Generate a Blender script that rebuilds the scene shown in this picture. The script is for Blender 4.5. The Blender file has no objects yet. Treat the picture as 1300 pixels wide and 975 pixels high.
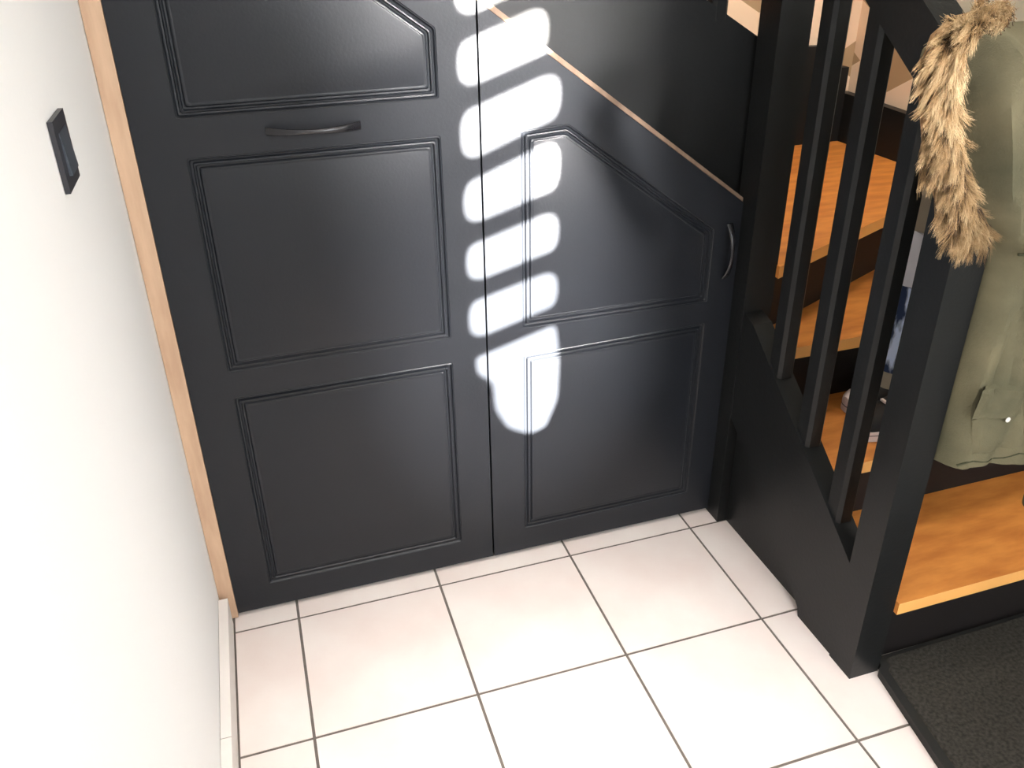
import bpy, bmesh, math, random
from mathutils import Vector, Matrix, noise
from mathutils.geometry import tessellate_polygon
random.seed(7)
SC = bpy.context.scene
C = bpy.context.collection

# ------------------------------------------------------------------ camera
cam_d = bpy.data.cameras.new('camera')
cam = bpy.data.objects.new('camera', cam_d)
C.objects.link(cam)
R0 = Vector((0.95479154, -0.29664424, -0.01937317))      # image right
R1 = Vector((-0.15490483, -0.4408435, -0.88411623))      # image down
R2 = Vector((0.25372745, 0.84714769, -0.46686527))       # viewing direction
cam.matrix_world = Matrix(((R0.x, -R1.x, -R2.x, 0.04952), (R0.y, -R1.y, -R2.y, -1.50885),
                           (R0.z, -R1.z, -R2.z, 1.42706), (0, 0, 0, 1)))
cam_d.sensor_width = 36
cam_d.lens = 1069.15 / 1300 * 36
cam_d.shift_x = 12.0 / 1300
cam_d.shift_y = -37.16 / 1300
cam_d.clip_start = 0.02
SC.camera = cam

# ------------------------------------------------------------------ world, sun, lamps, exposure
SC.view_settings.view_transform = 'Standard'
SC.view_settings.look = 'None'
SC.view_settings.gamma = 1
SC.view_settings.exposure = 0.0
w = bpy.data.worlds.new('world'); SC.world = w; w.use_nodes = True
w.node_tree.nodes['Background'].inputs[0].default_value = (0.75, 0.86, 1.0, 1)
w.node_tree.nodes['Background'].inputs[1].default_value = 1.0

SUN_D = Vector((-0.35, 1.0, -0.28))                      # direction the sunlight travels
sd = bpy.data.lights.new('sun', 'SUN'); sd.energy = 230; sd.angle = math.radians(0.35); sd.color = (1, 0.95, 0.88)
so = bpy.data.objects.new('sun', sd); C.objects.link(so); so.rotation_euler = SUN_D.to_track_quat('-Z', 'Y').to_euler(); so.location = (2, -6, 4)

hd = bpy.data.lights.new('sun_bloom', 'SUN'); hd.energy = 60; hd.angle = math.radians(11); hd.color = (1, 0.96, 0.95)  # second wide sun, added to imitate camera bloom around the sun patches
ho = bpy.data.objects.new('sun_bloom', hd); C.objects.link(ho); ho.rotation_euler = so.rotation_euler; ho.location = (2.2, -6, 4)

def area(name, loc, direction, sx, sy, power, col, spread=180):
    a = bpy.data.lights.new(name, 'AREA'); a.shape = 'RECTANGLE'; a.size = sx; a.size_y = sy; a.energy = power; a.color = col
    a.spread = math.radians(spread)
    o = bpy.data.objects.new(name, a); C.objects.link(o); o.location = loc
    o.rotation_euler = Vector(direction).to_track_quat('-Z', 'Y').to_euler()
    return o
area('hall_daylight_fill', (0.95, -2.5, 1.5), (-0.35, 1, -0.3), 0.9, 1.5, 50, (0.93, 0.96, 1.0))  # added area lamp standing in for daylight; no window is built here
area('floor_pool_fill', (0.45, -0.62, 2.5), (0, 0.0, -1), 0.5, 0.5, 4.9, (1.0, 0.94, 0.91), 48)  # added overhead fill that brightens the middle of the floor, no real fitting
area('left_wall_fill', (1.9, -1.75, 1.75), (-1, 0.05, -0.1), 0.8, 1.0, 15, (1.0, 0.98, 0.95))  # added fill aimed at the left wall to whiten it, no window there
area('stairwell_fill', (1.45, 0.25, 2.3), (0.15, 0.75, -1), 0.4, 0.4, 16, (1.0, 0.88, 0.72))  # added warm fill for the wallpaper and upper treads, no real lamp

# ------------------------------------------------------------------ materials
def mat(name, col, rough=0.5, spec=0.5, nscale=0, namt=0.0, bump=0.0, bscale=60, col2=None, stretch=None, sheen=0, detail=4):
    m = bpy.data.materials.new(name); m.use_nodes = True
    nt = m.node_tree; b = nt.nodes['Principled BSDF']
    b.inputs['Base Color'].default_value = (*col, 1)
    b.inputs['Roughness'].default_value = rough
    b.inputs['Specular IOR Level'].default_value = spec
    if sheen: b.inputs['Sheen Weight'].default_value = sheen
    if nscale or bump:
        tc = nt.nodes.new('ShaderNodeTexCoord'); mp = nt.nodes.new('ShaderNodeMapping')
        nt.links.new(tc.outputs['Object'], mp.inputs[0])
        if stretch: mp.inputs['Scale'].default_value = stretch
    if nscale:
        n = nt.nodes.new('ShaderNodeTexNoise'); n.inputs['Scale'].default_value = nscale; n.inputs['Detail'].default_value = detail
        nt.links.new(mp.outputs[0], n.inputs['Vector'])
        r = nt.nodes.new('ShaderNodeValToRGB')
        c2 = col2 or tuple(c * (1 - namt) for c in col)
        r.color_ramp.elements[0].color = (*c2, 1); r.color_ramp.elements[0].position = 0.32
        r.color_ramp.elements[1].color = (*col, 1); r.color_ramp.elements[1].position = 0.68
        nt.links.new(n.outputs['Fac'], r.inputs[0]); nt.links.new(r.outputs[0], b.inputs['Base Color'])
    if bump:
        n2 = nt.nodes.new('ShaderNodeTexNoise'); n2.inputs['Scale'].default_value = bscale; n2.inputs['Detail'].default_value = 3
        nt.links.new(mp.outputs[0], n2.inputs['Vector'])
        bp = nt.nodes.new('ShaderNodeBump'); bp.inputs['Strength'].default_value = bump; bp.inputs['Distance'].default_value = 0.002
        nt.links.new(n2.outputs['Fac'], bp.inputs['Height']); nt.links.new(bp.outputs[0], b.inputs['Normal'])
    return m
M = {
 'door': mat('satin_black_blue_paint', (0.013, 0.015, 0.019), 0.36, 0.30, 3.0, 0.12, 0.12, 180),
 'black': mat('black_stair_paint', (0.012, 0.013, 0.0135), 0.40, 0.22, 5, 0.2, 0.15, 120),
 'riser': mat('dark_riser_paint', (0.012, 0.010, 0.010), 0.6, 0.3),
 'metal': mat('black_metal', (0.010, 0.010, 0.013), 0.24, 0.6),
 'tread': mat('varnished_orange_wood', (0.66, 0.26, 0.055), 0.5, 0.35, 9, 0.0, 0.1, 90, col2=(0.46, 0.155, 0.030), stretch=(1, 3.5, 3)),
 'pine': mat('bare_wood', (0.62, 0.43, 0.29), 0.7, 0.3, 12, 0.0, 0.1, 90, col2=(0.50, 0.33, 0.22), stretch=(4, 4, 0.6)),
 'aged': mat('greyed_wood', (0.24, 0.165, 0.115), 0.7, 0.25, 12, 0.0, 0.1, 90, col2=(0.17, 0.115, 0.08), stretch=(4, 4, 0.6)),
 'edge': mat('tread_front_daylit', (0.98, 0.50, 0.15), 0.45, 0.4, 9, 0.1),  # brighter wood colour, daylight on the tread fronts put into the paint
 'wall': mat('white_plaster', (0.86, 0.85, 0.83), 0.85, 0.2, 0, 0, 0.2, 90),
 'ceiling': mat('ceiling_white', (0.8, 0.8, 0.78), 0.9, 0.2),
 'grout': mat('grey_grout', (0.17, 0.145, 0.125), 0.9, 0.2, 25, 0.25),
 'tile': mat('glazed_pale_tile', (0.80, 0.73, 0.68), 0.28, 0.45, 5, 0.0, 0.05, 40, col2=(0.74, 0.63, 0.58), detail=6),
 'skirt': mat('cream_skirting_tile', (0.78, 0.73, 0.68), 0.4, 0.4, 9, 0.06),
 'mat': mat('charcoal_pile', (0.055, 0.050, 0.042), 0.95, 0.1, 140, 0.0, 1.0, 600, col2=(0.025, 0.023, 0.020)),
 'rubber': mat('black_rubber_edge', (0.014, 0.014, 0.013), 0.6, 0.3),
 'coat': mat('olive_cotton', (0.165, 0.146, 0.088), 0.85, 0.12, 9, 0.0, 0.5, 400, col2=(0.098, 0.094, 0.058)),
 'seam': mat('olive_seam', (0.06, 0.06, 0.035), 0.9, 0.1),
 'snap': mat('silver_snap', (0.75, 0.74, 0.68), 0.25, 0.7),
 'white_cloth': mat('white_cloth', (0.75, 0.72, 0.74), 0.85, 0.2, 20, 0.15),
 'denim': mat('washed_denim', (0.62, 0.70, 0.88), 0.85, 0.2, 42, 0.0, 0.4, 300, col2=(0.018, 0.030, 0.07), stretch=(1, 1, .3)),
 'beige': mat('beige_cloth', (0.34, 0.28, 0.20), 0.85, 0.2),
 'shoe': mat('black_canvas', (0.010, 0.010, 0.012), 0.7, 0.3),
 'sole': mat('white_rubber', (0.72, 0.62, 0.60), 0.5, 0.4),
 'stripe': mat('dark_stripe', (0.05, 0.04, 0.06), 0.5, 0.3),
 'fluff': mat('grey_green_fluff', (0.11, 0.12, 0.10), 0.95, 0.1),
 'switch': mat('dark_grey_plastic', (0.030, 0.030, 0.036), 0.4, 0.4),
 'rocker': mat('slate_plastic', (0.055, 0.065, 0.080), 0.3, 0.5),
 'paper_a': mat('wallpaper_cream', (0.80, 0.62, 0.46), 0.8, 0.2),
 'paper_b': mat('wallpaper_tan', (0.70, 0.52, 0.37), 0.8, 0.2),
 'paper_c': mat('wallpaper_brown', (0.38, 0.26, 0.15), 0.8, 0.2),
 'paper_line': mat('wallpaper_line', (0.36, 0.27, 0.18), 0.8, 0.2),
 'plain': mat('greige_wall', (0.42, 0.42, 0.35), 0.9, 0.2),
 'dark': mat('dark_recess', (0.02, 0.02, 0.02), 0.9, 0.1),
}
_r = [n for n in M['denim'].node_tree.nodes if n.type == 'VALTORGB'][0].color_ramp.elements
_r[0].position = .50; _r[1].position = .60
def fur_mat():
    m = bpy.data.materials.new('tan_fur'); m.use_nodes = True; nt = m.node_tree; b = nt.nodes['Principled BSDF']
    b.inputs['Roughness'].default_value = 0.6; b.inputs['Specular IOR Level'].default_value = 0.25
    at = nt.nodes.new('ShaderNodeAttribute'); at.attribute_name = 'strand'
    r = nt.nodes.new('ShaderNodeValToRGB'); e = r.color_ramp.elements
    e[0].position = 0; e[0].color = (0.045, 0.026, 0.014, 1); e[1].position = 1; e[1].color = (0.43, 0.315, 0.175, 1)
    k = r.color_ramp.elements.new(0.45); k.color = (0.27, 0.165, 0.072, 1)
    nt.links.new(at.outputs['Fac'], r.inputs[0]); nt.links.new(r.outputs[0], b.inputs['Base Color'])
    return m
M['fur'] = fur_mat()

# ------------------------------------------------------------------ helpers
def obj(name, bm, material, parent=None, smooth=False, bevel=0.0, angle=30):
    me = bpy.data.meshes.new(name)
    if bevel:
        ed = [e for e in bm.edges if len(e.link_faces) == 2 and e.calc_face_angle(0) > math.radians(angle)]
        if ed: bmesh.ops.bevel(bm, geom=ed, offset=bevel, segments=2, profile=0.6, affect='EDGES', clamp_overlap=True)
    bmesh.ops.recalc_face_normals(bm, faces=bm.faces)
    if smooth:
        for f in bm.faces: f.smooth = True
    bm.to_mesh(me); bm.free()
    if smooth: me.set_sharp_from_angle(angle=math.radians(40))
    for mm in (material if isinstance(material, (list, tuple)) else [material]): me.materials.append(mm)
    o = bpy.data.objects.new(name, me); C.objects.link(o)
    if parent is not None: o.parent = parent
    return o
def box(bm, x0, x1, y0, y1, z0, z1):
    v = [bm.verts.new((x, y, z)) for x in (x0, x1) for y in (y0, y1) for z in (z0, z1)]
    for f in ((0, 1, 3, 2), (4, 6, 7, 5), (0, 4, 5, 1), (2, 3, 7, 6), (0, 2, 6, 4), (1, 5, 7, 3)):
        bm.faces.new([v[i] for i in f])
def bx(x0, x1, y0, y1, z0, z1):
    bm = bmesh.new(); box(bm, x0, x1, y0, y1, z0, z1); return bm
def prism(pts, a, b, axis):
    """polygon pts extruded from a to b along axis; pts are in the other two axes in order"""
    bm = bmesh.new()
    def P(p, t):
        return {'x': (t, p[0], p[1]), 'y': (p[0], t, p[1]), 'z': (p[0], p[1], t)}[axis]
    A = [bm.verts.new(P(p, a)) for p in pts]; B = [bm.verts.new(P(p, b)) for p in pts]
    bm.faces.new(A); bm.faces.new(B[::-1]); n = len(pts)
    for i in range(n): bm.faces.new((A[i], B[i], B[(i + 1) % n], A[(i + 1) % n]))
    return bm
def loft(rings, caps=True):
    bm = bmesh.new(); V = [[bm.verts.new(p) for p in r] for r in rings]; n = len(V[0])
    for a, b in zip(V[:-1], V[1:]):
        for i in range(n): bm.faces.new((a[i], a[(i + 1) % n], b[(i + 1) % n], b[i]))
    if caps: bm.faces.new(V[0][::-1]); bm.faces.new(V[-1])
    return bm
def thing(name, label, cat, loc=(0, 0, 0), group=None):
    o = bpy.data.objects.new(name, None); C.objects.link(o); o.location = loc; o.empty_display_size = 0.1
    o['label'] = label; o['category'] = cat
    if group: o['group'] = group
    return o
def put(o, parent, loc):
    """parent at loc (no rotation): shift mesh data so that world coordinates hold"""
    o.parent = parent
    o.data.transform(Matrix.Translation(-Vector(loc)))
    return o
def struct(name, bm, m, label, **k):
    o = obj(name, bm, m, None, **k); o['kind'] = 'structure'; o['label'] = label; return o
def offset_poly(p, d):
    """inward offset of a convex polygon given counter-clockwise"""
    n = len(p); out = []
    for i in range(n):
        a, b, c = Vector(p[i - 1]), Vector(p[i]), Vector(p[(i + 1) % n])
        e1 = (b - a).normalized(); e2 = (c - b).normalized()
        n1 = Vector((-e1.y, e1.x)); n2 = Vector((-e2.y, e2.x))
        k = (n1 + n2); k /= k.dot(n1)
        out.append(tuple(b + k * d))
    return out
def round_poly(p, r, seg=4):
    n = len(p); out = []
    for i in range(n):
        a, b, c = Vector(p[i - 1]), Vector(p[i]), Vector(p[(i + 1) % n])
        u = (a - b).normalized(); v = (c - b).normalized()
        rr = min(r, (a - b).length * .45, (c - b).length * .45)
        p0 = b + u * rr; p1 = b + v * rr
        for k in range(seg + 1):
            t = k / seg
            out.append(tuple(p0 * (1 - t) ** 2 + b * 2 * t * (1 - t) + p1 * t * t))
    return out

# ------------------------------------------------------------------ the setting
XL, XR, YB, YF, ZC = -0.165, 2.012, 0.935, -2.6, 2.62
struct('floor', bx(XL - .1, XR + .1, YF - .1, YB + .1, -0.06, -0.0018), M['grout'], 'tiled hall floor of large pale square tiles with grey joints')
floor = bpy.data.objects['floor']
T = 0.333
tile_cache = {}
def tile(x0, x1, y0, y1, nm='tile'):
    g = 0.0030
    x0 += g; x1 -= g; y0 += g; y1 -= g
    key = (round(x1 - x0, 4), round(y1 - y0, 4))
    if key not in tile_cache:
        w_, h_ = (x1 - x0) / 2, (y1 - y0) / 2
        bm = bx(-w_, w_, -h_, h_, -0.008, 0.0)
        o = obj(nm, bm, M['tile'], floor, bevel=0.0012)
        tile_cache[key] = o.data
    else:
        o = bpy.data.objects.new(nm, tile_cache[key]); C.objects.link(o); o.parent = floor
    o.location = ((x0 + x1) / 2, (y0 + y1) / 2, 0)
xs = [-0.143] + [i * T for i in range(0, 7)]
ys = [0.145, 0.0] + [-j * T for j in range(1, 8)] + [YF]
for i in range(len(xs) - 1):
    for j in range(len(ys) - 1):
        if xs[i] > 1.2 and ys[j + 1] > -0.5: continue           # under the closed staircase
        tile(xs[i], xs[i + 1], ys[j + 1], ys[j])

struct('wall_left', bx(XL - .1, XL, YF - .1, YB + .1, 0, ZC), M['wall'], 'bright white plaster wall along the left side')
wb = struct('wall_back', bx(XL, XR, YB, YB + .1, 0, ZC), M['plain'], 'wall behind the upper stairs with geometric wallpaper')
wr = struct('wall_right', bx(XR, XR + .1, YF - .1, YB + .1, 0, ZC), M['plain'], 'wall on the far side of the stairs with geometric wallpaper')
struct('ceiling', bx(XL - .1, XR + .1, YF - .1, YB + .1, ZC, ZC + .08), M['ceiling'], 'plain white hall ceiling')
# front wall (behind the camera): unseen entrance door, open slots shaped for the sun patches
def plate(name, outer, holes, y0, y1, m):
    """slab in the x-z plane with holes"""
    loops = [outer] + holes
    tris = tessellate_polygon([[Vector((p[0], p[1], 0)) for p in l] for l in loops])
    flat = [p for l in loops for p in l]
    bm = bmesh.new()
    A = [bm.verts.new((p[0], y0, p[1])) for p in flat]; B = [bm.verts.new((p[0], y1, p[1])) for p in flat]
    for t in tris:
        try:
            bm.faces.new([A[i] for i in t]); bm.faces.new([B[i] for i in t[::-1]])
        except ValueError: pass
    k = 0
    for l in loops:
        n = len(l)
        for i in range(n): bm.faces.new((A[k + i], A[k + (i + 1) % n], B[k + (i + 1) % n], B[k + i]))
        k += n
    return bm
rect = lambda x0, x1, z0, z1: [(x0, z0), (x1, z0), (x1, z1), (x0, z1)]
DX0, DX1, DZ1 = 1.02, 1.92, 2.32
struct('wall_front', plate('wall_front', rect(XL, XR, 0, ZC), [rect(DX0, DX1, 0.001, DZ1)], YF - .1, YF, None),
       M['wall'], 'white wall with the entrance door, behind the viewer')
# slots: sun patches measured on the cupboard doors, carried back along the sun's direction
k = (0.048 - (YF - 0.03)) / SUN_D.y
def back(p): return (p[0] - SUN_D.x * k, p[1] - SUN_D.z * k)
barsL = [1.229, 1.107, 0.970, 0.845, 0.724, 0.592]
barsR = [1.184 + .122, 1.184, 1.056, 0.911, 0.780, 0.651]
barsL = [1.235 + 0.0, 1.112, 0.975, 0.848, 0.724, 0.592]
lx, rx, hb = 0.440, 0.652, 0.019
slots = []
L_ = [1.36] + barsL; R_ = [1.43] + barsR
for a in range(len(L_) - 1):
    q = [(lx, L_[a + 1] + hb), (rx, R_[a + 1] + hb), (rx, L_[a] - hb + (R_[a] - L_[a])), (lx, L_[a] - hb)]
    slots.append(round_poly([back(p) for p in q], 0.042, 6))
low = [(0.452, 0.575), (0.452, 0.53), (0.488, 0.50), (0.492, 0.43), (0.52, 0.375), (0.575, 0.345), (0.625, 0.365), (0.655, 0.44), (0.658, 0.55), (0.648, 0.63)]
slots.append(round_poly([back(p) for p in low], 0.015, 3))
struct('door_1', plate('door_1', rect(DX0 + .004, DX1 - .004, 0.006, DZ1 - .004), slots, YF - .06, YF - .015, None), M['wall'],
       'entrance door behind the viewer, with open slots shaped to cast the sun patches')
# baseboard tiles on the left wall
bb = struct('baseboard_left', bx(XL + .0003, XL + .012, -2.55, 0.028, 0.0005, 0.076), M['grout'], 'low cream tile baseboard along the white wall')
y = 0.028
src = None
for i in range(8):
    y1 = y - (0.30 if i else 0.375)
    o = obj('tile', bx(XL + .001, XL + .021, y1 + .0015, y, 0.001, 0.079), M['skirt'], bb, bevel=0.002); y = y1

# wallpaper: blocks drawn as flat rhombi
def wallpaper(parent, fn, u0, u1, v0, v1, a=0.115, uo=0.0, vo=0.0):
    bm = bmesh.new()
    h = a * math.sqrt(3)
    for r in range(-2, int((v1 - v0) / (1.5 * a)) + 3):
        for c in range(-2, int((u1 - u0) / h) + 3):
            cx = u0 + uo + c * h + (h / 2 if r % 2 else 0); cy = v0 + vo + r * 1.5 * a
            K = [(cx + a * math.cos(math.radians(90 + 60 * q)), cy + a * math.sin(math.radians(90 + 60 * q))) for q in range(6)]
            for m_, idx in enumerate(((1, 2, 3), (3, 4, 5), (5, 0, 1))):
                vs = [bm.verts.new((x, y, 0)) for x, y in [(cx, cy)] + [K[t] for t in idx]]
                f = bm.faces.new(vs); f.material_index = m_
    faces = list(bm.faces)
    res = bmesh.ops.inset_individual(bm, faces=faces, thickness=0.0009, use_even_offset=True)
    for f in res['faces']: f.material_index = 3
    for co, no in (((u0, 0, 0), (-1, 0, 0)), ((u1, 0, 0), (1, 0, 0)), ((0, v0, 0), (0, -1, 0)), ((0, v1, 0), (0, 1, 0))):
        bmesh.ops.bisect_plane(bm, geom=list(bm.verts) + list(bm.edges) + list(bm.faces), plane_co=co, plane_no=no, clear_outer=True)
    for v in bm.verts: v.co = fn(v.co.x, v.co.y)
    return obj('wallpaper', bm, [M['paper_a'], M['paper_b'], M['paper_c'], M['paper_line']], parent)
wallpaper(wb, lambda u, v: (u, YB - .0012, v), 0.2, XR - .001, 0.62, 2.4, uo=0.05, vo=0.03, a=0.16)
wallpaper(wr, lambda u, v: (XR - .0012, u, v), 0.60, YB - .001, 0.62, 2.4, uo=0.02, vo=0.03, a=0.16)

# ------------------------------------------------------------------ understair cupboard
cup_loc = (0.48, 0.05, 0)
cup = thing('understair_cupboard', 'black panelled cupboard with two doors built under the stairs', 'cupboard', cup_loc)
YD = 0.048; TH = 0.036; SL = -0.737
def ztop(x): return 1.287 + SL * (x - 0.481)
def cup_door(outer, panels, handle):
    holes = [round_poly(p, 0.005, 3) for p in panels]
    loops = [outer] + holes
    flat = [p for l in loops for p in l]
    tris = tessellate_polygon([[Vector((p[0], p[1], 0)) for p in l] for l in loops])
    bm = bmesh.new()
    A = [bm.verts.new((p[0], YD, p[1])) for p in flat]
    for t in tris: bm.faces.new([A[i] for i in t])
    n = len(outer)
    B = [bm.verts.new((p[0], YD + TH, p[1])) for p in outer]
    top = []
    for i in range(n):
        f = bm.faces.new((A[i], B[i], B[(i + 1) % n], A[(i + 1) % n]))
        mid = (Vector(outer[i]) + Vector(outer[(i + 1) % n])) / 2
        if abs((outer[i][1] - outer[(i + 1) % n][1]) / ((outer[i][0] - outer[(i + 1) % n][0]) or 1e-9) - SL) < .05: f.material_index = 1
    bm.faces.new(B[::-1])
    d = obj('door', bm, [M['door'], M['pine']]); put(d, cup, cup_loc)
    prof = [(0, 0), (.0015, .0012), (.003, .0004), (.0055, .0045), (.0085, .0050), (.0105, .0008), (.0130, .0004), (.0150, .0045), (.0180, .0048), (.0205, .0012), (.0235, .0006), (.0245, .0012), (.026, .0008)]
    for p in panels:
        rings = []
        for dd, dy in prof:
            q = round_poly(offset_poly(p, dd) if dd else p, 0.005, 3)
            rings.append([(a, YD + dy, b) for a, b in q])
        bm = bmesh.new(); V = [[bm.verts.new(c) for c in r] for r in rings]; m_ = len(V[0])
        for a, b in zip(V[:-1], V[1:]):
            for i in range(m_): bm.faces.new((a[i], a[(i + 1) % m_], b[(i + 1) % m_], b[i]))
        bm.faces.new(V[-1])
        o = obj('panel', bm, M['door'], d, smooth=True); o.data.transform(Matrix.Translation(-Vector(cup_loc)))
    h = handle(); h.parent = d; h.data.transform(Matrix.Translation(-Vector(cup_loc)))
    h['label'] = 'black bow handle'
def bow(p0, p1, wide, out=0.026):
    """bow pull from p0 to p1 (on the door face), wide = unit vector across the grip"""
    p0, p1, wide = Vector(p0), Vector(p1), Vector(wide)
    n = Vector((0, -1, 0)); rings = []; N = 24
    for i in range(N + 1):
        t = i / N; a = abs(2 * t - 1)
        c = p0.lerp(p1, t) + n * (out * (1 - a ** 2.6) + 0.0022)
        # twisted thinner waist, broad flattened feet
        wd = 0.0042 + 0.0036 * a ** 1.2; th = 0.0046 - 0.0012 * a
        if t > .5: wd *= 1.05
        rings.append([tuple(c + wide * wd * math.cos(q) + n * th * math.sin(q)) for q in [2 * math.pi * j / 14 for j in range(14)]])
    bm = loft(rings)
    return obj('handle', bm, M['metal'], None, smooth=True)
xl0, xl1, xr0, xr1 = -0.131, 0.4795, 0.4835, 1.0755
S1 = lambda x: 1.245 + SL * (x - 0.405)
cup_door([(xl0, .011), (xl1, .011), (xl1, ztop(xl1)), (xl0, ztop(xl0))],
         [[(-.052, .077), (.404, .077), (.404, .570), (-.052, .570)],
          [(-.052, .627), (.404, .627), (.404, 1.055), (-.052, 1.055)],
          [(-.056, 1.122), (.405, 1.122), (.405, 1.245), (-.056, S1(-.056))]],
         lambda: bow((0.088, YD, 1.090), (0.256, YD, 1.087), (0, 0, 1)))
cup_door([(xr0, .011), (xr1, .011), (xr1, ztop(xr1)), (xr0, ztop(xr0))],
         [[(.563, .076), (1.010, .076), (1.010, .566), (.563, .560)],
          [(.562, .624), (1.010, .620), (1.010, .795), (.661, 1.055), (.562, 1.050)]],
         lambda: bow((1.046, YD, 0.675), (1.046, YD, 0.805), (1, 0, 0), 0.022))
put(obj('side_strip', bx(XL + .001, xl0 - .001, YD - .004, YD + .03, 0.003, ztop(xl0)), M['pine'], None, bevel=.0015), cup, cup_loc)['label'] = 'bare wood strip between door and wall'
put(obj('edge_batten', prism([(-.131, ztop(-.131) + .0015), (1.0755, ztop(1.0755) + .0015), (1.0755, ztop(1.0755) + .0105), (-.131, ztop(-.131) + .0165)], YD + .003, .085, 'y'), M['aged'], None, bevel=.001), cup, cup_loc)['label'] = 'bare wood batten along the sloping top of the doors'
put(obj('inner_frame', bx(xl0, xr1, YD + .10, YD + .12, 0.0, 0.80), M['dark'], None), cup, cup_loc)

# ------------------------------------------------------------------ staircase
st_loc = (1.11, -0.5, 0)
stair = thing('staircase', 'quarter-turn staircase with black posts, black balusters and orange wooden treads', 'staircase', st_loc)
def sp(name, bm, m, label=None, **k):
    o = obj(name, bm, m, None, **k); put(o, stair, st_loc)
    if label: o['label'] = label
    return o
NX0, NX1 = 1.077, 1.147
sp('newel_post', bx(NX0, NX1, -.537, -.470, 0, 1.19), M['black'], bevel=.003)
sp('newel_post', bx(NX0, NX1 + .004, 0.0, .070, 0, 1.75), M['black'], bevel=.003)
# lower outer string: proud of the side panel, its lower edge curving away near the corner post
zs = lambda y: 0.622 + 0.79 * y
pts = [(0.0, zs(-.04) + .012), (-.04, zs(-.04)), (-.47, zs(-.47)), (-.47, 0.0), (-.352, 0.0), (-.345, .022), (-.30, .066), (-.25, .113), (-.197, .155), (-.163, .170), (-.140, .186), (-.122, .207), (-.109, .232), (-.09, .255), (0.0, .32)]
sp('outer_string', prism(pts, 1.080, 1.128, 'x'), M['black'], bevel=.003)
sp('side_panel', prism([(0.0, 0.0), (-.47, 0.0), (-.47, .2), (0.0, .5)], 1.1035, 1.112, 'x'), M['black'])
# balusters: square with broad chamfers
def baluster(cx, cy, z0, z1, s=.0175, ch=.0070, sy=.0175):
    b = []
    for (a, c) in ((-1, -1), (1, -1), (1, 1), (-1, 1)):
        if (a, c) in ((-1, -1), (1, 1)): b += [(cx + a * s, cy + c * (sy - ch)), (cx + a * (s - ch), cy + c * sy)]
        else: b += [(cx + a * (s - ch), cy + c * sy), (cx + a * s, cy + c * (sy - ch))]
    return prism(b, z0, z1, 'z')
rail_under = lambda y: 1.2225 + 0.72 * (y + .315)
for yf in (-.148, -.274, -.404):
    sp('baluster', baluster(1.085 + .0195, yf + .019, zs(yf + .04) - .03, rail_under(yf) + .05, .0195, .007, .0225), M['black'])
# handrail of the lower flight
yy = (-.468, 0.0)
sp('handrail', prism([(yy[0], rail_under(yy[0])), (yy[1], rail_under(yy[1])), (yy[1], rail_under(yy[1]) + .105), (yy[0], rail_under(yy[0]) + .105)], 1.079, 1.139, 'x'), M['black'], bevel=.01)
# treads and risers
XT0, XT1 = 1.129, 2.008
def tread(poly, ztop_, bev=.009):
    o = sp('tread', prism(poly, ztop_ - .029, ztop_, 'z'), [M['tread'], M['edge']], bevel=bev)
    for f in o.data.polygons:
        if f.normal.y < -.55: f.material_index = 1  # front faces take the colour that imitates daylight on the nosing
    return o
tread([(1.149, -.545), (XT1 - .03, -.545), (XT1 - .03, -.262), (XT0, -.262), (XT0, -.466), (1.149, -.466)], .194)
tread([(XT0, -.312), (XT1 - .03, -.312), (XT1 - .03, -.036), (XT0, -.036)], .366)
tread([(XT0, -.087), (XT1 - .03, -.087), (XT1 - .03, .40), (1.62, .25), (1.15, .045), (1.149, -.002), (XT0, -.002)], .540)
piv = (1.149, -.012)
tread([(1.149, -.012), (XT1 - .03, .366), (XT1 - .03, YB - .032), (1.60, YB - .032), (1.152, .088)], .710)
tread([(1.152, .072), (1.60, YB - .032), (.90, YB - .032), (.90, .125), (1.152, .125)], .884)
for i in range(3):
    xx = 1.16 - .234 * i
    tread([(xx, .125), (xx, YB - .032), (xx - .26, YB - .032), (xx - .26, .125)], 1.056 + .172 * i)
sp('riser', bx(1.149, XT1 - .03, -.505, -.490, 0.0, .1655), M['riser'])
sp('riser', bx(XT0, XT1 - .03, -.272, -.258, .1945, .3365), M['riser'])
sp('riser', bx(XT0, XT1 - .03, -.047, -.035, .3665, .5105), M['riser'])
sp('riser', prism([(1.15, .016), (XT1 - .03, .394), (XT1 - .03, .408), (1.15, .03)], .5405, .6805, 'z'), M['riser'])
sp('riser', prism([(1.150, .090), (1.585, YB - .034), (1.570, YB - .034), (1.150, .105)], .7105, .8545, 'z'), M['riser'])
sp('riser', bx(1.122, 1.135, .125, YB - .034, .8845, 1.0265), M['riser'])
sp('riser', bx(.888, .901, .125, YB - .034, 1.0565, 1.1985), M['riser'])
# wall strings
sp('wall_string', prism([(-.545, 0), (YB - .002, 0), (YB - .002, .868), (.62, .856), (-.30, .52), (-.545, .32)], XT1 - .028, XR - .002, 'x'), M['black'], bevel=.002)
sp('wall_string', prism([(XT1 - .03, .30), (XT1 - .03, .951), (1.925, .951), (1.925, 1.02), (1.62, 1.03), (1.45, 1.12), (.70, 1.66), (.70, 1.2), (1.2, .8), (1.2, .30)], YB - .031, YB - .002, 'y'), M['black'], bevel=.002)
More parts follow.
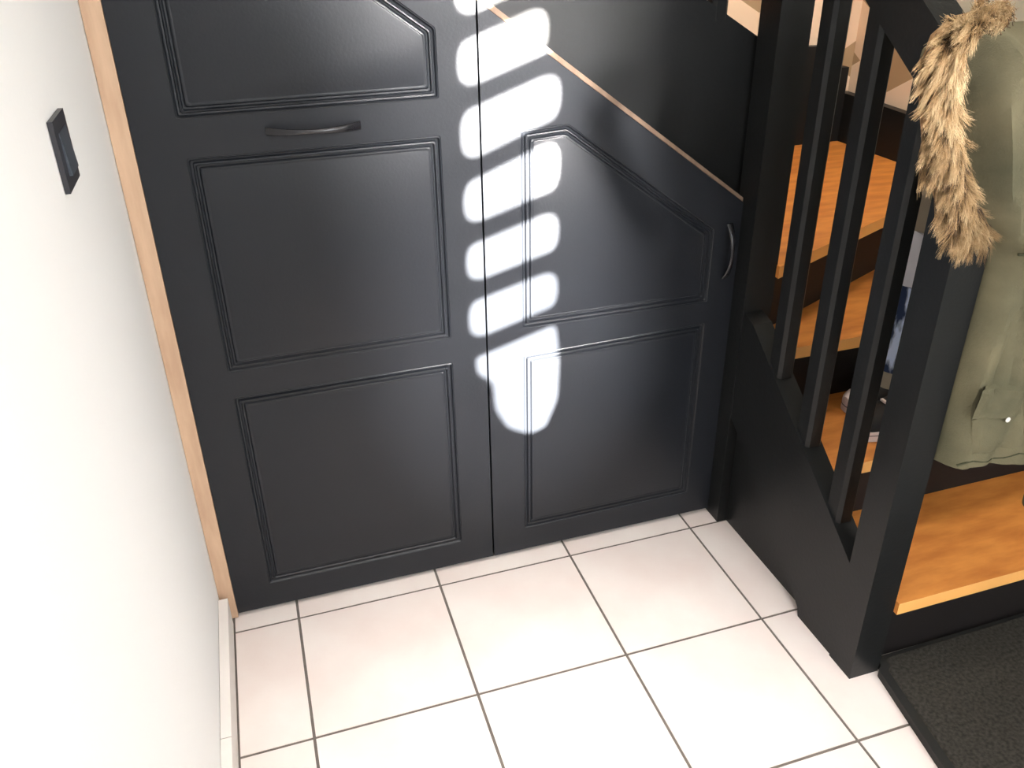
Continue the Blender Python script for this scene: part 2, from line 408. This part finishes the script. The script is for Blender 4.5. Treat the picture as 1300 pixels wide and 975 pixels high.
# upper outer string, standing behind the cupboard doors
sp('upper_string', prism([(1.145, ztop(1.076) - .08), (1.145, 1.155), (1.076, 1.195), (0.2, 1.195 + .60 * .876), (0.2, ztop(.2) - .03)], .0855, .118, 'y'), M['black'], bevel=.002)
for xb in (.9975, .872, .747):
    zb = 1.195 + .60 * (1.076 - xb)
    sp('baluster', baluster(xb, .102, zb - .02, zb + .9), M['black'])
sp('upper_handrail', prism([(1.076, 2.02), (1.076, 2.12), (.3, 2.12 + .466), (.3, 2.02 + .466)], .06, .12, 'y'), M['black'], bevel=.01)

# ------------------------------------------------------------------ doormat
mp = round_poly([(1.101, -.76), (1.052, -1.10), (1.80, -1.14), (1.81, -.5135), (1.152, -.519), (1.150, -.541), (1.137, -.547)], .02, 4)
dm = thing('doormat', 'dark charcoal doormat lying in front of the bottom step', 'mat', (1.45, -.8, 0))
o = obj('backing', prism(mp, 0.0005, .0185, 'z'), M['rubber'], None, bevel=.003); put(o, dm, (1.45, -.8, 0))
cx_, cy_ = 1.45, -.8
def mat_top():
    bm = bmesh.new(); inner = [(cx_ + (a - cx_) * .945 , cy_ + (b - cy_) * .97) for a, b in mp]
    xs_ = [p[0] for p in inner]; ys_ = [p[1] for p in inner]
    r0 = [(a, b, .0188) for a, b in inner]
    r1 = [(cx_ + (a - cx_) * .992, cy_ + (b - cy_) * .992, .0215) for a, b in inner]
    return loft([r0, r1])
o = obj('pile', mat_top(), M['mat'], None); put(o, dm, (1.45, -.8, 0))

# ------------------------------------------------------------------ light switch on the left wall
sw_loc = (XL, -.372, 1.178)
sw = thing('light_switch', 'small dark grey square light switch on the white wall', 'light switch', sw_loc)
put(obj('frame_plate', bx(XL + .0005, XL + .0065, -.415, -.329, 1.136, 1.221), M['switch'], None, bevel=.003), sw, sw_loc)
bm = prism([(XL + .0067, 1.153), (XL + .0110, 1.153), (XL + .0078, 1.204), (XL + .0067, 1.204)], -.397, -.347, 'y')
put(obj('rocker', bm, M['rocker'], None, bevel=.001), sw, sw_loc)

# ------------------------------------------------------------------ parka on the newel post
co_loc = (1.25, -.5, .55)
coat = thing('parka', 'olive green parka with fur-trimmed hood hanging over the bottom stair post', 'coat', co_loc)
sm = lambda a, b, x: (lambda t: t * t * (3 - 2 * t))(max(0, min(1, (x - a) / (b - a))))
def coat_left(z):
    P_ = [(.40, 1.1515), (.90, 1.1525), (.945, 1.150), (.985, 1.105), (1.05, 1.070), (1.10, 1.055), (1.16, 1.034), (1.20, 1.022), (1.26, 1.022), (1.30, 1.030)]
    for (a, xa), (b, xb) in zip(P_[:-1], P_[1:]):
        if z <= b: return xa + (xb - xa) * max(0, (z - a)) / (b - a)
    return P_[-1][1]
def folds(x, z):
    w_ = x + .035 * math.sin(z * 6.3) + .05 * noise.noise(Vector((x * 3, z * 3.5, 1.0)))
    a = 1 - abs(math.sin(w_ * 38)) ** .8                     # sharp hanging creases
    b = 1 - abs(math.sin(w_ * 71 + z * 4 + 1.1)) ** .9
    k = .35 + .65 * sm(.56, .72, z)
    f = k * (.020 * a + .009 * b) - .010
    f += 0.014 * noise.noise(Vector((x * 8, z * 5.2, 3.1))) + .5 * 0.010 * noise.noise(Vector((x * 26, z * 16, 8.1)))
    return f
def coat_front(x, z): return -.563 - .012 * sm(.9, 1.0, z) + folds(x, z) - .016
def coat_body():
    rings = []; NZ = 90; NX = 56; XRt = 1.56
    for iz in range(NZ + 1):
        v = iz / NZ; fr, bk = [], []
        for ix in range(NX + 1):
            u = ix / NX
            zt = 1.272 - .055 * (1 - sm(0, .10, u)) ** 2
            xg = 1.15 + u * (XRt - 1.15)
            hem = .532 + .006 * math.sin(u * 12)
            z = hem + (zt - hem) * v
            x = coat_left(z) + (XRt - coat_left(z)) * u
            edge = min(1, min(u, 1 - u) * 14, (1 - v) * 16 + .0); edge = math.sin(edge * math.pi / 2) ** .7 if edge > 0 else 0
            edge = max(edge, .04)
            yf = coat_front(x, z); yb = -.408 if z > .95 else -.470
            ym = (yf + yb) / 2 if x > 1.149 or z > 1 else (yf + yb) / 2
            fr.append((x, ym + (yf - ym) * edge, z)); bk.append((x, ym + (yb - ym) * edge, z))
        rings.append(fr + bk[::-1])
    bm = loft(rings, False); bm.verts.ensure_lookup_table(); n = 2 * (NX + 1)
    for base in (0, NZ * n):
        for i in range(NX):
            bm.faces.new([bm.verts[base + q] for q in (i, i + 1, n - 2 - i, n - 1 - i)])
    return bm
put(obj('body', coat_body(), M['coat'], None, smooth=True), coat, co_loc)
def sleeve():
    rings = []; N = 40
    for i in range(N + 1):
        t = i / N; z = 1.15 - t * .715
        cx = 1.34 + .035 * math.sin(t * 2.2) + .004 * math.sin(t * 31); cy = -.605 + .03 * (1 - t) - .012 * math.sin(t * 3.1)
        rx = .070 - .022 * t; ry = .034 - .010 * t
        k_ = min(1, t * 9 + .25)
        rings.append([(cx + rx * k_ * math.cos(a) * (1 + .05 * math.sin(3 * a + z * 30)), cy + ry * k_ * math.sin(a) * (1 + .14 * math.sin(5 * a + z * 21) + .08 * math.sin(z * 60)), z) for a in [2 * math.pi * j / 32 for j in range(32)]])
    return loft(rings)
put(obj('sleeve', sleeve(), M['coat'], None, smooth=True), coat, co_loc)
put(obj('cuff_band', loft([[(1.369 + .051 * math.cos(a), -.606 + .027 * math.sin(a), z) for a in [2 * math.pi * j / 28 for j in range(28)]] for z in (.440, .462)]), M['coat'], None, smooth=True), coat, co_loc)
def strip_on(pts, wdt, lift, m, name, label=None):
    rings = []
    for i, (x, z) in enumerate(pts):
        a = Vector(pts[max(0, i - 1)]); b = Vector(pts[min(len(pts) - 1, i + 1)]); t = (b - a).normalized(); n_ = Vector((-t.y, t.x)) * wdt / 2
        r = []
        for s_, l_ in ((-1, .002), (-1, -lift), (1, -lift), (1, .002)):
            xx, zz = x + n_.x * s_, z + n_.y * s_
            r.append((xx, coat_front(xx, zz) + l_, zz))
        rings.append(r)
    o = obj(name, loft(rings), m, None, smooth=False); put(o, coat, co_loc)
    if label: o['label'] = label
    return o
def patch_on(p0, p1, p2, p3, lift, name, n=12):
    """quad patch following the coat front; p0..p3 = bottom-left, bottom-right, top-right, top-left"""
    P4 = [Vector(q) for q in (p0, p1, p2, p3)]; F, Bk = [], []
    bm = bmesh.new(); g = []
    for j in range(n + 1):
        row = []
        for i in range(n + 1):
            u, v = i / n, j / n
            q = P4[0] * (1 - u) * (1 - v) + P4[1] * u * (1 - v) + P4[2] * u * v + P4[3] * (1 - u) * v
            e = 0 if i in (0, n) or j in (0, n) else 1
            row.append(bm.verts.new((q.x, coat_front(q.x, q.y) - lift * e + (.001 if not e else 0), q.y)))
        g.append(row)
    for j in range(n):
        for i in range(n): bm.faces.new((g[j][i], g[j][i + 1], g[j + 1][i + 1], g[j + 1][i]))
    o = obj(name, bm, M['coat'], None, smooth=True); put(o, coat, co_loc); return o
patch_on((1.182, .566), (1.285, .566), (1.262, .665), (1.166, .662), .005, 'pocket')
patch_on((1.160, .640), (1.268, .632), (1.262, .700), (1.158, .705), .009, 'pocket_flap')
strip_on([(1.157 + i * .016, .548 + .0035 * math.sin(i)) for i in range(10)], .0022, .0012, M['seam'], 'hem_seam', 'dark stitched hem seam')
strip_on([(1.157 + i * .02, .944 + .003 * math.sin(i * 1.3)) for i in range(12)], .004, .0015, M['seam'], 'waist_seam', 'dark waist seam')
bm = bmesh.new(); bmesh.ops.create_uvsphere(bm, u_segments=12, v_segments=8, radius=.005)
for v in bm.verts: v.co = Vector((v.co.x, v.co.y * .45, v.co.z)) + Vector((1.222, coat_front(1.222, .640) - .011, .640))
put(obj('snap_button', bm, M['snap'], None, smooth=True), coat, co_loc)['label'] = 'silver snap button'
# fur trim: thousands of tapered strands along the edge of the hood, one part
def fur():
    path = [(1.000, 1.292), (.982, 1.292), (.952, 1.288), (.928, 1.270), (.921, 1.240), (.932, 1.190), (.950, 1.140), (.976, 1.085), (1.008, 1.035), (1.040, 1.000)]
    hw = [.010, .015, .018, .020, .021, .023, .026, .030, .033, .024]
    # dense resample
    S = []
    for i in range(len(path) - 1):
        for k_ in range(20):
            t = k_ / 20; S.append(((path[i][0] * (1 - t) + path[i + 1][0] * t), (path[i][1] * (1 - t) + path[i + 1][1] * t), hw[i] * (1 - t) + hw[i + 1] * t))
    verts, faces, val = [], [], []
    rnd = random.Random(3)
    nS = len(S)
    for cnum in range(420):
        k0 = rnd.randrange(nS); cx, cz, h = S[k0]; a = rnd.uniform(-1, 1)
        k1 = min(nS - 1, k0 + 4); k2 = max(0, k0 - 4)
        tan = Vector((S[k1][0] - S[k2][0], S[k1][1] - S[k2][1])).normalized(); nor = Vector((-tan.y, tan.x))
        if nor.x < 0: nor = -nor                       # to the right / outwards
        c = Vector((cx, cz)) + nor * a * h * .72
        y0 = -.584 - .022 * math.sqrt(max(0, 1 - a * a))
        tw = rnd.gauss(0, .40); end = k0 > nS - 22
        out2 = nor * (a * .72 - .50 + tw * .42) + tan * (.62 + tw * .5 + (.4 if end else 0))
        d0 = Vector((out2.x, -.55 + rnd.gauss(0, .15), out2.y)).normalized()
        L = .033 * rnd.uniform(.75, 1.25) * (.55 if k0 < 30 else 1); curl = rnd.gauss(0, .55)
        tip = Vector((c.x, y0, c.y)) + d0 * L
        side0 = d0.cross(Vector((0, 1, 0))).normalized()
        bend = side0 * curl * L * .5 + Vector((0, .12, -.35)) * L * .6
        tone = rnd.uniform(-.32, .20); nst = 32
        for q in range(nst):
            bs = Vector((c.x + rnd.gauss(0, .0052), y0 + rnd.gauss(0, .002), c.y + rnd.gauss(0, .0052)))
            tp = tip + Vector((rnd.gauss(0, .0030), rnd.gauss(0, .0024), rnd.gauss(0, .0030)))
            dd = (tp - bs); side = dd.cross(Vector((0, 0, 1))).normalized(); up = side.cross(dd).normalized()
            ll = rnd.uniform(.7, 1.08); nseg = 4; st = len(verts); tn = tone + rnd.gauss(0, .07)
            for s_ in range(nseg + 1):
                t = s_ / nseg; p_ = bs + dd * t * ll + bend * t * t; rr = .00062 * (1 - .82 * t)
                for j in range(3):
                    an = 2.0944 * j; verts.append(p_ + side * rr * math.cos(an) + up * rr * math.sin(an))
                    val.append(max(0, min(1, -.02 + .78 * t + tn + (.22 if cz > 1.17 else 0) * t)))
            for s_ in range(nseg):
                for j in range(3):
                    a0 = st + s_ * 3 + j; a1 = st + s_ * 3 + (j + 1) % 3
                    faces.append((a0, a1, a1 + 3, a0 + 3))
    me = bpy.data.meshes.new('fur_trim'); me.from_pydata(verts, [], faces)
    at = me.attributes.new('strand', 'FLOAT', 'POINT'); at.data.foreach_set('value', val)
    for p in me.polygons: p.use_smooth = True
    me.materials.append(M['fur'])
    o = bpy.data.objects.new('fur_trim', me); C.objects.link(o); put(o, coat, co_loc); o['kind'] = 'stuff'; o['label'] = 'shaggy tan fur trim of the hood'
    # soft core below the strands
    rings = []
    for i in range(0, len(S), 5):
        x, z, h = S[i]; a = S[max(0, i - 3)]; b = S[min(len(S) - 1, i + 3)]
        t = Vector((b[0] - a[0], 0, b[1] - a[1])).normalized(); n_ = Vector((-t.z, 0, t.x))
        rings.append([tuple(Vector((x, -.582, z)) + n_ * h * .55 * math.cos(g) + Vector((0, 1, 0)) * .022 * math.sin(g)) for g in [2 * math.pi * j / 12 for j in range(12)]])
    bm = loft(rings); lay = None
    o2 = obj('hood_edge', bm, mat('fur_base', (.30, .18, .09), .95, .1, 70, .5), None, smooth=True); put(o2, coat, co_loc); o2['label'] = 'brown lining under the fur'
fur()

# ------------------------------------------------------------------ shirt hanging inside the railing
sh_loc = (1.20, -.33, .6)
shirt = thing('shirt', 'white and washed blue shirt hanging from the handrail behind the balusters', 'shirt', sh_loc)
def hang(z0, z1, x0, x1, y0, y1, m, name, seed, label):
    rings = []; N = 22
    for i in range(N + 1):
        z = z0 + (z1 - z0) * i / N; r = []
        for j in range(28):
            a = 2 * math.pi * j / 28; ca, sa = math.cos(a), math.sin(a)
            wob = 1 + .18 * math.sin(3 * a + z * 14 + seed) + .12 * noise.noise(Vector((ca * 2, sa * 2, z * 9 + seed)))
            r.append(((x0 + x1) / 2 + (x1 - x0) / 2 * ca * wob, (y0 + y1) / 2 + (y1 - y0) / 2 * sa * wob, z))
        rings.append(r)
    o = obj(name, loft(rings), m, None, smooth=True); put(o, shirt, sh_loc); o['label'] = label
hang(.905, 1.19, 1.170, 1.215, -.398, -.32, M['beige'], 'collar', 1.0, 'greyish beige upper part')
hang(.800, .904, 1.168, 1.225, -.400, -.32, M['white_cloth'], 'body', 2.0, 'white part of the shirt')
hang(.622, .799, 1.168, 1.225, -.400, -.32, M['denim'], 'sleeve', 3.0, 'washed blue part of the shirt')
hang(.585, .621, 1.172, 1.220, -.395, -.33, M['beige'], 'cuff', 4.0, 'beige cuff')

# ------------------------------------------------------------------ sneakers on the second step
def sneaker(name, x_toe, yc, ang, label):
    """toe points to -x"""
    loc = (x_toe + .13, yc, .3665)
    t = thing(name, label, 'shoe', loc, 'sneakers on the stairs'); t.rotation_euler.z = ang
    Lh = .13
    def hwid(s): return .041 * (1 - abs(2 * s - 1) ** 4.2) ** .5 * (1 - .20 * sm(.35, .75, s)) + .001
    def ringset(z0, z1, k0, k1, n=26):
        R_ = []
        for z, k_ in ((z0, k0), (z1, k1)):
            pts_ = []
            for j in range(2 * n):
                s = (j / n) if j < n else (2 * n - j) / n
                s = .5 - .5 * math.cos(math.pi * s) if True else s
                sgn = -1 if j < n else 1
                pts_.append((-Lh * k_ + 2 * Lh * k_ * s, sgn * hwid(min(.999, max(.001, s))) * k_, z))
            R_.append(pts_)
        return R_
    def mk(nm, rs, m, **k_):
        o = obj(nm, loft(rs), m, t, **k_); return o
    sole = mk('sole', ringset(0, .024, 1, 1.0), M['sole'], smooth=True)
    mk('sole_stripe', ringset(.0145, .0165, 1.006, 1.006), M['stripe'])['label'] = 'thin dark stripe around the sole'
    # upper by stations along the length
    rings = []; N = 20
    for i in range(N + 1):
        s = .02 + .96 * i / N; x = -Lh + 2 * Lh * s; wv = hwid(s) * .93
        top = .030 + .018 * sm(0, .25, s) + .030 * sm(.22, .5, s) + .012 * sm(.5, .95, s)
        r = []
        for j in range(14):
            a = math.pi * j / 13
            r.append((x, -wv * math.cos(a), .024 + (top - .020) * max(0, math.sin(a)) ** .6 if 0 < j < 13 else .022))
        rings.append(r)
    mk('upper', rings, M['shoe'], smooth=True)
    # toe cap
    rings = []
    for i in range(8):
        s = .006 + .12 * i / 7; x = -Lh * 1.005 + 2 * Lh * s; wv = hwid(s) * .97
        top = .034 + .018 * sm(0, .25, s)
        rings.append([(x, -wv * math.cos(math.pi * j / 13), .023 + (top - .019) * max(0, math.sin(math.pi * j / 13)) ** .6) for j in range(14)])
    mk('toe_cap', rings, M['sole'], smooth=True)['label'] = 'white toe cap'
    for q in range(4):
        xq = -Lh + 2 * Lh * (.34 + .07 * q); zt = .036 + .018 + .030 * sm(.22, .5, (.34 + .07 * q))
        o = obj('lace', bx(xq, xq + .006, -.016, .016, zt + .002, zt + .007), M['sole'], t, bevel=.002)
sneaker('sneaker', 1.300, -.124, math.radians(0), 'black sneaker with white toe cap, the rear one beside the riser')
sneaker('sneaker', 1.238, -.216, math.radians(0), 'black sneaker with striped white sole, the front one nearer the step edge')

# ------------------------------------------------------------------ fluffy tuft on the bottom step
def tuft():
    rnd = random.Random(5); verts, faces = [], []
    for q in range(500):
        b = Vector((1.176 + rnd.gauss(0, .006), -.432 + rnd.gauss(0, .012), .196 + abs(rnd.gauss(0, .004))))
        d = Vector((rnd.gauss(0, 1), rnd.gauss(0, 1), abs(rnd.gauss(.6, .6)))).normalized() * rnd.uniform(.012, .026)
        s_ = d.cross(Vector((.3, .9, .2))).normalized() * .0007; n = len(verts)
        u_ = s_.cross(d).normalized() * .0007
        verts += [b + s_, b - s_, b + u_, b + d]; faces += [(n, n + 1, n + 3), (n + 1, n + 2, n + 3), (n + 2, n, n + 3)]
    me = bpy.data.meshes.new('tuft'); me.from_pydata(verts, [], faces); me.materials.append(M['fluff'])
    o = bpy.data.objects.new('fluffy_tuft', me); C.objects.link(o)
    o['label'] = 'small grey-green fluffy tuft on the bottom step behind the post'; o['category'] = 'tuft'
tuft()
